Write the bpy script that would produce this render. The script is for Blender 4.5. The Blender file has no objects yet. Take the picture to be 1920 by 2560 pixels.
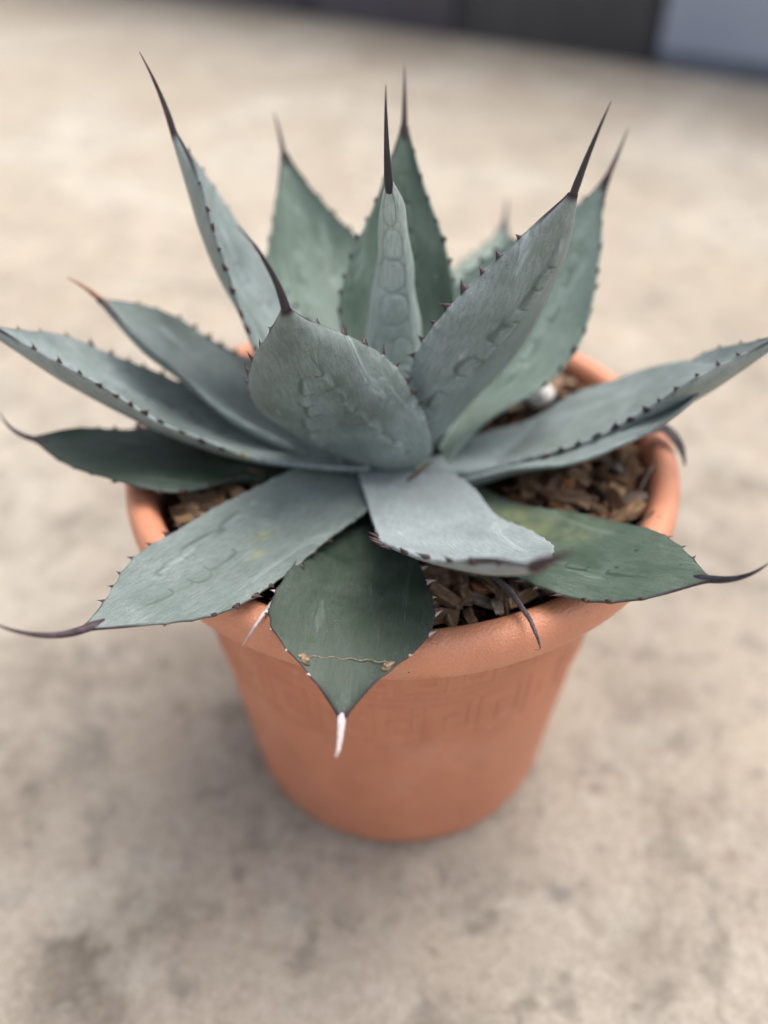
import bpy, bmesh, math, random
import numpy as np
from mathutils import Vector, Matrix

rad = math.radians
rng = random.Random(7)
scene = bpy.context.scene
COL = scene.collection
ZS = 0.252            # height of the pot's rim above the ground; leaf and soil heights are given from the rim

# ------------------------------------------------------------------ camera
cam_d = bpy.data.cameras.new('camera')
cam = bpy.data.objects.new('camera', cam_d)
COL.objects.link(cam)
cam_d.sensor_fit = 'VERTICAL'
cam_d.sensor_height = 36.0
cam_d.lens = 27.42
cam_d.clip_start = 0.01
cam_d.clip_end = 500.0
C_POS = Vector((0.00330548, -0.35235964, 0.25004974 + ZS))
c_fw = Vector((-0.02783636, 0.7546198, -0.65557158))
c_rt = Vector((0.99951312, 0.03025939, -0.00760935))
c_up = Vector((-0.01409503, 0.65546421, 0.7550947))
cam.matrix_world = Matrix(((c_rt.x, c_up.x, -c_fw.x, C_POS.x), (c_rt.y, c_up.y, -c_fw.y, C_POS.y),
                           (c_rt.z, c_up.z, -c_fw.z, C_POS.z), (0, 0, 0, 1)))
cam_d.dof.use_dof = True
cam_d.dof.focus_distance = 0.320
cam_d.dof.aperture_fstop = 2.3
scene.camera = cam

# ------------------------------------------------------------------ world, sun, exposure
SUN_EL, SUN_AZ = rad(68), rad(35)      # azimuth counted from +x (right) towards +y (away)
world = bpy.data.worlds.new('World')
scene.world = world
world.use_nodes = True
wn = world.node_tree.nodes
wl = world.node_tree.links
for n in list(wn):
    wn.remove(n)
sky = wn.new('ShaderNodeTexSky')
sky.sky_type = 'NISHITA'
sky.sun_disc = False
sky.sun_elevation = SUN_EL
sky.sun_rotation = math.pi / 2 - SUN_AZ
sky.air_density = 0.8
sky.dust_density = 4.0
sky.ozone_density = 1.0
bg = wn.new('ShaderNodeBackground')
bg.inputs['Strength'].default_value = 0.15
wo = wn.new('ShaderNodeOutputWorld')
soft = wn.new('ShaderNodeHueSaturation')      # thin even cloud: the sky's own light, less blue
soft.inputs['Saturation'].default_value = 0.34
wl.new(sky.outputs[0], soft.inputs['Color'])
wl.new(soft.outputs[0], bg.inputs['Color'])
wl.new(bg.outputs[0], wo.inputs['Surface'])
sun_d = bpy.data.lights.new('sun', 'SUN')
sun_d.energy = 1.35
sun_d.angle = rad(50)
sun_d.color = (1.0, 0.955, 0.89)
sun = bpy.data.objects.new('sun', sun_d)
COL.objects.link(sun)
sdir = Vector((math.cos(SUN_EL) * math.cos(SUN_AZ), math.cos(SUN_EL) * math.sin(SUN_AZ), math.sin(SUN_EL)))
sun.rotation_euler = sdir.to_track_quat('Z', 'Y').to_euler()
sun.location = sdir * 5
scene.view_settings.view_transform = 'Standard'
scene.view_settings.look = 'None'
scene.view_settings.gamma = 1.0
scene.view_settings.exposure = 0.94
scene.cycles.max_bounces = 8

# ------------------------------------------------------------------ helpers
def link(o, parent=None):
    COL.objects.link(o)
    if parent is not None:
        o.parent = parent
    return o

def tag(o, label=None, cat=None, group=None, kind=None):
    if label: o['label'] = label
    if cat: o['category'] = cat
    if group: o['group'] = group
    if kind: o['kind'] = kind
    return o

def empty(name, loc):
    o = bpy.data.objects.new(name, None)
    o.empty_display_size = 0.02
    o.location = loc
    return link(o)

def mesh_from(name, verts, faces, mats, smooth=True):
    me = bpy.data.meshes.new(name)
    me.from_pydata([tuple(map(float, v)) for v in verts], [], faces)
    for m in (mats if isinstance(mats, (list, tuple)) else [mats]):
        me.materials.append(m)
    if smooth:
        me.polygons.foreach_set('use_smooth', [True] * len(me.polygons))
    me.update()
    return me

def obj(name, me, parent=None, loc=(0, 0, 0)):
    o = bpy.data.objects.new(name, me)
    o.location = loc
    return link(o, parent)

def grid_mesh(name, V, nu, nv, mat, closed_u=False, closed_v=False, uv=None, cols=None):
    """V: (nu*nv,3) array, index i*nv+j"""
    I = np.arange(nu if closed_u else nu - 1)
    J = np.arange(nv if closed_v else nv - 1)
    ii, jj = np.meshgrid(I, J, indexing='ij')
    i2, j2 = (ii + 1) % nu, (jj + 1) % nv
    F = np.stack([ii * nv + jj, i2 * nv + jj, i2 * nv + j2, ii * nv + j2], -1).reshape(-1, 4)
    me = bpy.data.meshes.new(name)
    me.vertices.add(len(V)); me.vertices.foreach_set('co', np.asarray(V, np.float32).ravel())
    me.loops.add(F.size); me.loops.foreach_set('vertex_index', F.astype(np.int32).ravel())
    me.polygons.add(len(F))
    me.polygons.foreach_set('loop_start', np.arange(0, F.size, 4, dtype=np.int32))
    me.polygons.foreach_set('loop_total', np.full(len(F), 4, np.int32))
    me.update(calc_edges=True)
    me.polygons.foreach_set('use_smooth', np.ones(len(F), bool))
    if uv is not None:
        l = me.uv_layers.new(name='metric')
        l.data.foreach_set('uv', np.asarray(uv, np.float32)[F.ravel()].ravel())
    if cols is not None:
        a = me.attributes.new('mask', 'FLOAT_COLOR', 'POINT')
        c = np.ones((len(V), 4), np.float32); c[:, :3] = cols
        a.data.foreach_set('color', c.ravel())
    me.materials.append(mat)
    me.validate(); me.update()
    return me

class NT:
    """small helper around a material's node tree"""
    def __init__(s, name, rough=0.5, spec=0.5):
        s.m = bpy.data.materials.new(name); s.m.use_nodes = True
        s.n = s.m.node_tree.nodes; s.l = s.m.node_tree.links
        s.b = s.n['Principled BSDF']
        s.b.inputs['Roughness'].default_value = rough
        s.b.inputs['Specular IOR Level'].default_value = spec
        s.tc = s.n.new('ShaderNodeTexCoord')
    def mapping(s, scale, out='Object'):
        mp = s.n.new('ShaderNodeMapping'); mp.inputs['Scale'].default_value = scale
        s.l.new(s.tc.outputs[out], mp.inputs['Vector']); return mp.outputs[0]
    def noise(s, vec, scale, detail=4, rough=0.55, dist=0.0):
        t = s.n.new('ShaderNodeTexNoise'); t.inputs['Scale'].default_value = scale
        t.inputs['Detail'].default_value = detail; t.inputs['Roughness'].default_value = rough
        t.inputs['Distortion'].default_value = dist
        if vec is not None: s.l.new(vec, t.inputs['Vector'])
        return t.outputs['Fac']
    def voro(s, vec, scale, feature='F1'):
        t = s.n.new('ShaderNodeTexVoronoi'); t.feature = feature; t.inputs['Scale'].default_value = scale
        if vec is not None: s.l.new(vec, t.inputs['Vector'])
        return t.outputs['Distance']
    def ramp(s, fac, stops):
        r = s.n.new('ShaderNodeValToRGB'); e = r.color_ramp.elements
        while len(e) < len(stops): e.new(0.5)
        for k, (p, c) in enumerate(stops):
            e[k].position = p
            e[k].color = (c, c, c, 1) if isinstance(c, (int, float)) else (*c, 1)
        s.l.new(fac, r.inputs[0]); return r.outputs[0]
    def mix(s, fac, a, b, mode='MIX'):
        m = s.n.new('ShaderNodeMix'); m.data_type = 'RGBA'; m.blend_type = mode
        for sock, v in ((m.inputs[0], fac), (m.inputs[6], a), (m.inputs[7], b)):
            if isinstance(v, (int, float)): sock.default_value = v
            elif isinstance(v, tuple): sock.default_value = (*v, 1)
            else: s.l.new(v, sock)
        return m.outputs[2]
    def math(s, op, a, b=0.0, clamp=False):
        m = s.n.new('ShaderNodeMath'); m.operation = op; m.use_clamp = clamp
        for sock, v in ((m.inputs[0], a), (m.inputs[1], b)):
            if isinstance(v, (int, float)): sock.default_value = v
            else: s.l.new(v, sock)
        return m.outputs[0]
    def bump(s, h, strength, dist, prev=None):
        b = s.n.new('ShaderNodeBump'); b.inputs['Strength'].default_value = strength
        b.inputs['Distance'].default_value = dist
        s.l.new(h, b.inputs['Height'])
        if prev is not None: s.l.new(prev, b.inputs['Normal'])
        return b.outputs[0]
    def col(s, c):
        if isinstance(c, tuple): s.b.inputs['Base Color'].default_value = (*c, 1)
        else: s.l.new(c, s.b.inputs['Base Color'])
    def nrm(s, n): s.l.new(n, s.b.inputs['Normal'])
    def rgh(s, r): s.l.new(r, s.b.inputs['Roughness'])

# ------------------------------------------------------------------ materials
def m_ground():
    t = NT('weathered_paving', 0.85, 0.25); v = t.mapping((1, 1, 1))
    big = t.noise(v, 2.3, 5, 0.6, 0.6)
    mid = t.noise(v, 13, 5, 0.6, 0.4)
    sm = t.noise(v, 48, 4, 0.6, 0.2)
    c = t.ramp(big, [(0.30, (0.45, 0.380, 0.300)), (0.47, (0.53, 0.455, 0.370)), (0.62, (0.60, 0.540, 0.460))])
    # grey-brown stains, plus the near ground's shade painted into the paving colour
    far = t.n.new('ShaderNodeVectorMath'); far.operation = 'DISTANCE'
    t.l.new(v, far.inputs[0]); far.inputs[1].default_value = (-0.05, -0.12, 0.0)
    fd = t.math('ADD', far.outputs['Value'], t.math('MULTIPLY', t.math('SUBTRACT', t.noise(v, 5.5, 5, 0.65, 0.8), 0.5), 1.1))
    stain_shade = t.ramp(fd, [(0.30, 1.0), (0.95, 0.0)])
    c = t.mix(t.math('MULTIPLY', stain_shade, 0.70), c, (0.335, 0.292, 0.245))
    br = t.ramp(t.noise(v, 8.5, 6, 0.68, 0.5), [(0.49, 0.0), (0.62, 1.0)])
    c = t.mix(t.math('MULTIPLY', t.math('MULTIPLY', br, stain_shade), 0.38), c, (0.15, 0.122, 0.094))
    c = t.mix(t.math('MULTIPLY', br, 0.18), c, (0.20, 0.17, 0.14))
    c = t.mix(t.ramp(mid, [(0.38, 0.45), (0.56, 0.0)]), c, t.mix(0.45, c, (0.22, 0.20, 0.175)))
    spots = t.ramp(sm, [(0.36, 1.0), (0.43, 0.0)])
    c = t.mix(t.math('MULTIPLY', spots, 0.4), c, (0.18, 0.155, 0.125))
    sp2 = t.ramp(t.noise(v, 24, 3, 0.6, 0.3), [(0.36, 1.0), (0.43, 0.0)])
    c = t.mix(t.math('MULTIPLY', sp2, 0.4), c, (0.19, 0.175, 0.155))
    fine = t.noise(v, 420, 3, 0.6)
    wob = t.math('MULTIPLY', t.math('SUBTRACT', t.noise(v, 60, 4, 0.7, 0.6), 0.5), 1.6)
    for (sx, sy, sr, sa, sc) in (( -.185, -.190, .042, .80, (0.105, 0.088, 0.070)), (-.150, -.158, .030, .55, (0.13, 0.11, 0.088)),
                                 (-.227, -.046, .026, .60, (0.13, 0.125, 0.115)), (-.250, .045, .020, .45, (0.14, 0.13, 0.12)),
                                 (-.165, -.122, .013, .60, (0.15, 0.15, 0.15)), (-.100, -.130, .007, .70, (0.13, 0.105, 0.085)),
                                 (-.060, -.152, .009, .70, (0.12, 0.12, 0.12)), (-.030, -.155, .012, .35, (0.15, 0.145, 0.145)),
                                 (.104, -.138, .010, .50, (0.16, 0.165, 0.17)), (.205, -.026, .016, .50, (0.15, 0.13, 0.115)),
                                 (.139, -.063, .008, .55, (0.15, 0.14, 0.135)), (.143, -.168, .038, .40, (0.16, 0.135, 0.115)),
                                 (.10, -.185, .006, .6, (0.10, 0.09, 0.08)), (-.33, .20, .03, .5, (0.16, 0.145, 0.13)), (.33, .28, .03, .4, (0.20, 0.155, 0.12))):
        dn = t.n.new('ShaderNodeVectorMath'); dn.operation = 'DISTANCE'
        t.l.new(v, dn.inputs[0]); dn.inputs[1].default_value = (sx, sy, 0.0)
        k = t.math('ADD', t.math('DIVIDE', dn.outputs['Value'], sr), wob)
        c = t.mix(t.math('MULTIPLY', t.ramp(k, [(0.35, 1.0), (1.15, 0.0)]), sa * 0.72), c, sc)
    lp = t.ramp(t.noise(v, 17, 4, 0.65, 0.4), [(0.54, 0.0), (0.62, 1.0)])
    c = t.mix(t.math('MULTIPLY', lp, 0.45), c, (0.47, 0.43, 0.37))
    c = t.mix(0.55, c, t.ramp(t.noise(v, 130, 5, 0.75), [(0.34, (0.60, 0.58, 0.55)), (0.60, (1.0, 1.0, 1.0))]), 'MULTIPLY')
    c = t.mix(0.60, c, t.ramp(fine, [(0.3, (0.50, 0.48, 0.45)), (0.65, (1.0, 1.0, 1.0))]), 'MULTIPLY')
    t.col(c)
    n = t.bump(fine, 0.5, 0.0015); n = t.bump(mid, 0.4, 0.006, n); t.nrm(n)
    return t.m

def m_terra(rim=False):
    t = NT('terracotta_rim' if rim else 'terracotta_wall', 0.52, 0.55 if rim else 0.35); v = t.mapping((1, 1, 1))
    a = t.noise(v, 28, 5, 0.6, 0.3)
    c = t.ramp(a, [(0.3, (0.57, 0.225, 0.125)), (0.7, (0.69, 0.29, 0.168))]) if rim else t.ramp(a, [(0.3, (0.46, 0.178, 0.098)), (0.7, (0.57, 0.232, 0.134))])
    g = t.noise(v, 1500, 2, 0.6)
    c = t.mix(0.16, c, t.ramp(g, [(0.35, (0.30, 0.11, 0.06)), (0.7, (0.75, 0.34, 0.22))]))
    bl = t.ramp(t.noise(t.mapping((1, 1, 0.35)), 22, 5, 0.7, 0.8), [(0.52, 0.0), (0.70, 1.0)])
    c = t.mix(t.math('MULTIPLY', bl, 0.16), c, (0.62, 0.42, 0.33))
    dk = t.ramp(t.noise(v, 34, 4, 0.7, 0.5), [(0.30, 1.0), (0.42, 0.0)])
    c = t.mix(t.math('MULTIPLY', dk, 0.22), c, (0.27, 0.10, 0.06))
    # pale scuffs and dusty flecks
    s1 = t.ramp(t.noise(v, 170, 5, 0.75, 1.2), [(0.60, 0.0), (0.68, 1.0)])
    s2 = t.ramp(t.noise(v, 19, 2, 0.5), [(0.48, 0.0), (0.60, 1.0)])
    c = t.mix(t.math('MULTIPLY', t.math('MULTIPLY', s1, s2), 0.75), c, (0.76, 0.60, 0.50))
    d1 = t.ramp(t.noise(v, 330, 1, 0.4), [(0.2, 1.0), (0.225, 0.0)])
    c = t.mix(t.math('MULTIPLY', d1, 0.7), c, (0.10, 0.05, 0.035))
    t.col(c)
    leather = t.voro(v, 1000 if rim else 700)
    n = t.bump(leather, 0.45 if rim else 0.12, 0.0006)
    n = t.bump(t.noise(v, 800, 3, 0.6), 0.55 if rim else 0.12, 0.0007, n)
    n = t.bump(t.noise(v, 60, 3, 0.5), 0.10, 0.003, n)
    t.nrm(n)
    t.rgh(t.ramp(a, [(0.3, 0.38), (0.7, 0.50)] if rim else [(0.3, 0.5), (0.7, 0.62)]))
    return t.m

def m_leaf(name, dark, bloom, bias, spots=()):
    """mask.r horny dark edge, mask.g yellow patch, mask.b extra bloom"""
    t = NT(name, 0.58, 0.34)
    at = t.n.new('ShaderNodeAttribute'); at.attribute_name = 'mask'
    sep = t.n.new('ShaderNodeSeparateColor'); t.l.new(at.outputs['Color'], sep.inputs[0])
    uv = t.tc.outputs['UV']
    along = t.mapping((1.0, 0.16, 1.0), 'UV')
    v = t.mapping((1, 1, 1))
    n1 = t.noise(v, 42, 5, 0.62, 0.5)
    n2 = t.noise(along, 900, 3, 0.6)            # fine lengthwise striation
    n3 = t.noise(v, 1400, 3, 0.7)               # waxy grain
    n4 = t.noise(along, 120, 4, 0.6, 0.6)
    f = t.math('ADD', t.math('MULTIPLY', n1, 1.5), bias - 0.75)
    f = t.math('ADD', f, t.math('MULTIPLY', t.math('SUBTRACT', n4, 0.5), 0.7))
    f = t.math('ADD', f, sep.outputs[2], clamp=True)
    c = t.mix(f, dark, bloom)
    c = t.mix(t.math('MULTIPLY', t.ramp(n2, [(0.35, 1.0), (0.6, 0.0)]), 0.34), c, tuple(x * 0.55 for x in dark))
    c = t.mix(t.math('MULTIPLY', t.ramp(n3, [(0.35, 1.0), (0.55, 0.0)]), 0.42), c, tuple(x * 0.8 for x in dark))
    rub = t.ramp(t.noise(along, 60, 5, 0.7, 2.0), [(0.58, 0.0), (0.70, 1.0)])   # rubbed paler bloom
    c = t.mix(t.math('MULTIPLY', rub, 0.7), c, tuple(min(1, x * 1.45) for x in bloom))
    sc = t.ramp(t.voro(t.mapping((1, 0.3, 1), 'UV'), 260, 'DISTANCE_TO_EDGE'), [(0.0, 1.0), (0.03, 0.0)])     # faint scratches in the wax
    sm_ = t.ramp(t.noise(v, 55, 3, 0.6, 0.5), [(0.58, 0.0), (0.66, 1.0)])
    c = t.mix(t.math('MULTIPLY', t.math('MULTIPLY', sc, sm_), 0.55), c, tuple(x * 0.6 for x in dark))
    dust = t.ramp(t.voro(v, 620), [(0.10, 1.0), (0.16, 0.0)])
    c = t.mix(t.math('MULTIPLY', t.math('MULTIPLY', dust, t.ramp(n1, [(0.5, 0.0), (0.6, 1.0)])), 0.35), c, (0.50, 0.50, 0.47))
    # tiny dark pits
    pit = t.ramp(t.voro(v, 210), [(0.045, 1.0), (0.075, 0.0)])
    pm = t.ramp(t.noise(v, 70, 2, 0.5), [(0.44, 0.0), (0.54, 1.0)])
    c = t.mix(t.math('MULTIPLY', t.math('MULTIPLY', pit, pm), 0.7), c, (0.02, 0.035, 0.02))
    yn = t.ramp(t.noise(v, 140, 4, 0.65), [(0.38, 0.15), (0.62, 1.0)])
    c = t.mix(t.math('MULTIPLY', sep.outputs[1], yn), c, (0.31, 0.32, 0.12))
    for (u, w, r) in spots:
        mp = t.n.new('ShaderNodeVectorMath'); mp.operation = 'DISTANCE'
        t.l.new(uv, mp.inputs[0]); mp.inputs[1].default_value = (u, w, 0)
        k = t.math('DIVIDE', mp.outputs['Value'], r)
        k = t.math('ADD', k, t.math('MULTIPLY', t.math('SUBTRACT', n3, 0.5), 0.9))
        c = t.mix(t.math('MULTIPLY', t.ramp(k, [(0.8, 1.0), (1.0, 0.0)]), 0.85), c, (0.022, 0.05, 0.018))
    c = t.mix(t.math('MULTIPLY', sep.outputs[0], 1.0), c, (0.030, 0.019, 0.025))
    t.col(c)
    n = t.bump(n2, 0.25, 0.0005)
    n = t.bump(n3, 0.22, 0.0004, n)
    n = t.bump(n1, 0.25, 0.002, n)
    t.nrm(n)
    t.rgh(t.ramp(n1, [(0.3, 0.42), (0.7, 0.60)]))
    return t.m

def m_simple(name, lo, hi, scale=120, rough=0.5, spec=0.4, stretch=(1, 1, 1), bump=0.3, bd=0.0006):
    t = NT(name, rough, spec); v = t.mapping(stretch)
    a = t.noise(v, scale, 5, 0.65, 0.4)
    t.col(t.ramp(a, [(0.32, lo), (0.68, hi)])); t.nrm(t.bump(a, bump, bd)); return t.m

def m_bark(name, lo, hi):
    t = NT(name, 0.85, 0.15); v = t.mapping((0.18, 1, 1)); v0 = t.mapping((1, 1, 1))
    oi = t.n.new('ShaderNodeObjectInfo')
    g = t.noise(v, 900, 4, 0.65, 0.5)
    c = t.ramp(g, [(0.34, lo), (0.66, hi)])
    c = t.mix(t.math('MULTIPLY', oi.outputs['Random'], 0.35), c, tuple(x * 0.45 for x in lo))
    c = t.mix(t.math('MULTIPLY', t.ramp(t.noise(v0, 160, 3, 0.6), [(0.45, 1.0), (0.6, 0.0)]), 0.45), c, tuple(x * 0.5 for x in lo))
    t.col(c); t.nrm(t.bump(g, 0.8, 0.0009)); return t.m

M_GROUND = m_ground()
M_RIM, M_POT = m_terra(True), m_terra(False)
M_SPINE = m_simple('dark_horn', (0.010, 0.008, 0.012), (0.034, 0.028, 0.040), 500, 0.38, 0.5, (1, 1, 0.15), 0.25, 0.0003)
M_SPINE_R = m_simple('purple_brown_horn', (0.022, 0.013, 0.018), (0.078, 0.048, 0.058), 500, 0.45, 0.4, (1, 1, 0.2), 0.3, 0.0003)
M_SPINE_W = m_simple('bleached_horn', (0.36, 0.29, 0.29), (0.62, 0.55, 0.55), 400, 0.5, 0.3, (1, 1, 0.3), 0.2, 0.0003)
M_SPINE_O = m_simple('orange_brown_horn', (0.17, 0.06, 0.03), (0.34, 0.15, 0.09), 400, 0.5, 0.3, (1, 1, 0.3), 0.2, 0.0003)
M_TOOTH = m_simple('maroon_horn', (0.020, 0.009, 0.010), (0.060, 0.027, 0.028), 900, 0.4, 0.5)
M_TOOTH_W = m_simple('pale_horn', (0.30, 0.22, 0.22), (0.70, 0.62, 0.60), 900, 0.45, 0.4)
M_DRY = m_simple('withered_tissue', (0.075, 0.045, 0.026), (0.24, 0.165, 0.105), 420, 0.8, 0.2, (1, 0.4, 1), 0.9, 0.0012)
M_DRYD = m_simple('blackened_tissue', (0.012, 0.010, 0.012), (0.05, 0.042, 0.045), 300, 0.7, 0.3, (1, 1, 1), 0.6, 0.001)
M_GREYSP = m_simple('greyed_horn', (0.045, 0.036, 0.042), (0.17, 0.145, 0.15), 900, 0.6, 0.3, (1, 1, 0.3), 0.8, 0.0006)
M_SCAR = m_simple('corky_scar', (0.13, 0.075, 0.04), (0.42, 0.32, 0.21), 700, 0.8, 0.2, (1, 1, 1), 0.8, 0.0006)
M_SOIL = m_simple('dark_potting_mix', (0.008, 0.005, 0.003), (0.035, 0.020, 0.012), 260, 0.95, 0.1, (1, 1, 1), 1.0, 0.003)
M_PERL = m_simple('white_mineral', (0.60, 0.57, 0.52), (0.82, 0.80, 0.76), 300, 0.9, 0.2, (1, 1, 1), 0.7, 0.001)
BARK = [m_bark('bark_greybrown', (0.15, 0.092, 0.058), (0.42, 0.29, 0.19)),
        m_bark('bark_dark', (0.070, 0.036, 0.021), (0.23, 0.13, 0.078)),
        m_bark('bark_tan', (0.28, 0.165, 0.088), (0.58, 0.40, 0.24)),
        m_bark('bark_reddish', (0.18, 0.075, 0.034), (0.44, 0.22, 0.11)),
        m_bark('bark_greyed', (0.18, 0.14, 0.115), (0.44, 0.36, 0.30))]

# ------------------------------------------------------------------ measured shapes
WALL_A, WALL_B, WALL_D1, WALL_D2 = (-0.7089, 3.2456, 0.0), (0.8829, 2.0101, 0.0), (0.1495, 2.5793, 0.0), (0.6791, 2.1682, 0.0)
NAMES = ['phi0', 'phi1', 'e0', 'e1', 'e2', 'L', 'w0', 'w1', 'w2', 'w3', 'w4', 'w5', 'ab', 'at', 'tau0', 'tau1', 'r0', 'z0', 'Ls', 'de', 'dphi', 'phi2']
JSPOTS = [(0.009, 0.1237, 0.0013), (0.0149, 0.1469, 0.0019), (-0.0193, 0.1391, 0.0014), (-0.0149, 0.1314, 0.0007), (0.0171, 0.1391, 0.0009), (-0.0035, 0.116, 0.0007), (0.0239, 0.1237, 0.0007), (0.0156, 0.116, 0.0006), (-0.0017, 0.1701, 0.0005), (0.0263, 0.1469, 0.0006)]
HSPOTS = [(-0.0122, 0.1421, 0.0013), (0.0034, 0.1421, 0.0011), (-0.0069, 0.1658, 0.0007)]
JS = 0.87
# shape of every leaf: heading, rise and bend (radians), length, half-widths along it (share of length), cupping, twist, spine
LEAVES = {
    'A': [2.78087, 0.17886, 0.59799, 1.03254, -0.20448, 0.19053, 0.15, 0.14451, 0.1725, 0.16706, 0.15255, 0.0991, 0.33404, 0.45853, 0.08167, -0.47698, 0.01259, -0.01161, 0.0329, -0.14511, 0.01176, 0.14432],
    'B': [2.11281, -0.08961, 0.46601, 0.55361, 0.12934, 0.18072, 0.1875, 0.18, 0.22171, 0.2258, 0.11601, 0.0428, 0.64306, 0.77204, -0.07061, -0.16505, 0.01042, -0.01304, 0.02322, -0.11764, 0.05224, -0.01104],
    'C': [4.70813, -0.10668, 1.61721, -0.23602, -0.09861, 0.14308, 0.14705, 0.16019, 0.1347, 0.10143, 0.06586, 0.04099, 1.48295, 1.53957, -0.08494, 0.05878, 0.00174, 0.00077, 0.03604, 0.15282, 0.00902, -0.06044],
    'C2': [1.50561, 0.02448, 1.09142, 0.08361, 0.03163, 0.15169, 0.17238, 0.15069, 0.22576, 0.18091, 0.08001, 0.03409, 0.9163, 0.97904, -0.01736, -0.01544, 0.00843, 0.00144, 0.02734, -0.0296, 0.06735, 0.00533],
    'D1': [-0.43022, 0.07547, 0.90682, 0.35677, 0.09201, 0.15918, 0.16685, 0.15606, 0.22833, 0.21793, 0.13486, 0.0628, 0.72895, 0.83639, 0.39577, 0.19761, 0.00899, -0.00094, 0.03545, -0.04535, 0.02, 0.05989],
    'E': [0.57274, 0.09226, 0.54698, 0.43375, 0.08679, 0.18407, 0.14328, 0.14392, 0.22725, 0.2197, 0.10683, 0.03032, 0.64002, 0.7524, -0.16857, -0.09299, 0.00955, -0.01697, 0.02454, 0.03246, 0.05346, 0.02803],
    'F': [1.04744, 0.22122, 0.2376, 0.19824, 0.08063, 0.19414, 0.15, 0.144, 0.1785, 0.16835, 0.11207, 0.03452, 0.88089, 0.76987, 0.07914, 0.11797, 0.01029, -0.0168, 0.0267, -0.20814, 0.07574, 0.11672],
    'G': [-0.07305, -0.10865, -0.09977, 1.54135, -0.52757, 0.20293, 0.1078, 0.11159, 0.12622, 0.10828, 0.14432, 0.05773, 0.26582, 0.76695, 0.16443, 0.22415, 0.01231, -0.0122, 0.0268, -0.29356, -0.1163, -0.12633],
    'G2': [-0.0925, -0.03004, 0.23787, 0.54672, -0.04517, 0.17219, 0.11198, 0.16495, 0.19675, 0.23167, 0.19701, 0.12363, 0.24492, 0.19726, 0.23878, -0.13497, 0.01031, -0.02458, 0.01177, -0.1923, -0.12611, -0.0362],
    'H': [-0.91521, 0.15734, 0.20084, 0.16629, 0.10012, 0.1826, 0.12678, 0.12437, 0.13709, 0.16212, 0.14376, 0.074, 0.32426, -0.09307, 0.09219, -0.1023, 0.01408, -0.02601, 0.02476, 0.39546, 0.03063, 0.07713],
    'I': [-1.28937, -0.06669, 0.06792, 0.73504, 0.08675, 0.19206, 0.12517, 0.14185, 0.16118, 0.1841, 0.098, 0.038, 0.17557, 0.32445, 0.03753, 0.1949, 0.01419, -0.00879, 0.02208, -0.01107, 0.16754, 0.11084],
    'J': [-1.71854, 0.10075, 0.25324, 0.51474, -1.00287, 0.17891, 0.11, 0.14304, 0.11564, 0.16762, 0.1728, 0.06398, 0.25945, 0.22218, -0.0055, 0.06952, 0.01047, -0.02989, 0.02625, 0.69319, 0.0, 0.04864],
    'K': [-2.22495, 0.15514, 0.23715, -0.40065, 0.50782, 0.19092, 0.09957, 0.13587, 0.14697, 0.15874, 0.12855, 0.05625, 0.45585, -0.12306, -0.03144, 0.01105, 0.0099, -0.01557, 0.03725, 0.30308, -0.3632, -0.10723],
    'L': [3.48984, -0.25649, 0.30508, -0.10471, 0.00771, 0.18034, 0.09, 0.12101, 0.05216, 0.17003, 0.12154, 0.06113, 0.37901, 0.04515, -0.08555, 0.02191, 0.01231, -0.02588, 0.02533, 0.11287, -0.48413, -0.14532],
    'M': [3.25645, 0.05407, -0.04224, 1.32609, -0.42854, 0.2074, 0.12126, 0.12199, 0.16411, 0.16465, 0.14362, 0.04796, 0.25635, 0.79311, -0.06768, -0.26524, 0.01469, -0.00715, 0.02186, -0.15019, 0.07278, 0.11837],
    'N': [2.96513, 0.08322, 0.28759, 0.61758, -0.07656, 0.17274, 0.11, 0.12887, 0.17873, 0.15963, 0.14418, 0.0723, 0.38794, 0.69034, -0.03089, -0.14501, 0.00986, -0.02107, 0.01774, -0.15871, 0.05716, 0.05316],
    'O': [-2.08806, 0.05309, 0.64838, 0.80921, -0.10979, 0.13913, 0.20614, 0.26165, 0.28244, 0.25693, 0.15963, 0.06381, 0.45554, 0.8134, -0.17476, -0.58205, 0.01166, -0.00438, 0.04059, -0.21509, -0.26002, -0.03763],
}

# ------------------------------------------------------------------ ground
def build_ground():
    xs = np.array([-60, -12, -4, -1.5, -.5, 0, .5, 1.5, 4, 12, 60.]); 
    V = np.array([(x, y, 0) for x in xs for y in xs])
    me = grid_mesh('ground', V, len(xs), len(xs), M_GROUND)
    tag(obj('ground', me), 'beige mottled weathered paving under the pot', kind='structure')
build_ground()

# ------------------------------------------------------------------ panelled wall far behind
def box_mesh(name, sx, sy, sz, mat, bev=0.004):
    bm = bmesh.new(); bmesh.ops.create_cube(bm, size=1.0)
    for v in bm.verts: v.co = Vector((v.co.x * sx, v.co.y * sy, v.co.z * sz))
    bmesh.ops.bevel(bm, geom=list(bm.edges), offset=bev, segments=2, affect='EDGES')
    me = bpy.data.meshes.new(name); bm.to_mesh(me); bm.free(); me.materials.append(mat); return me

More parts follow.
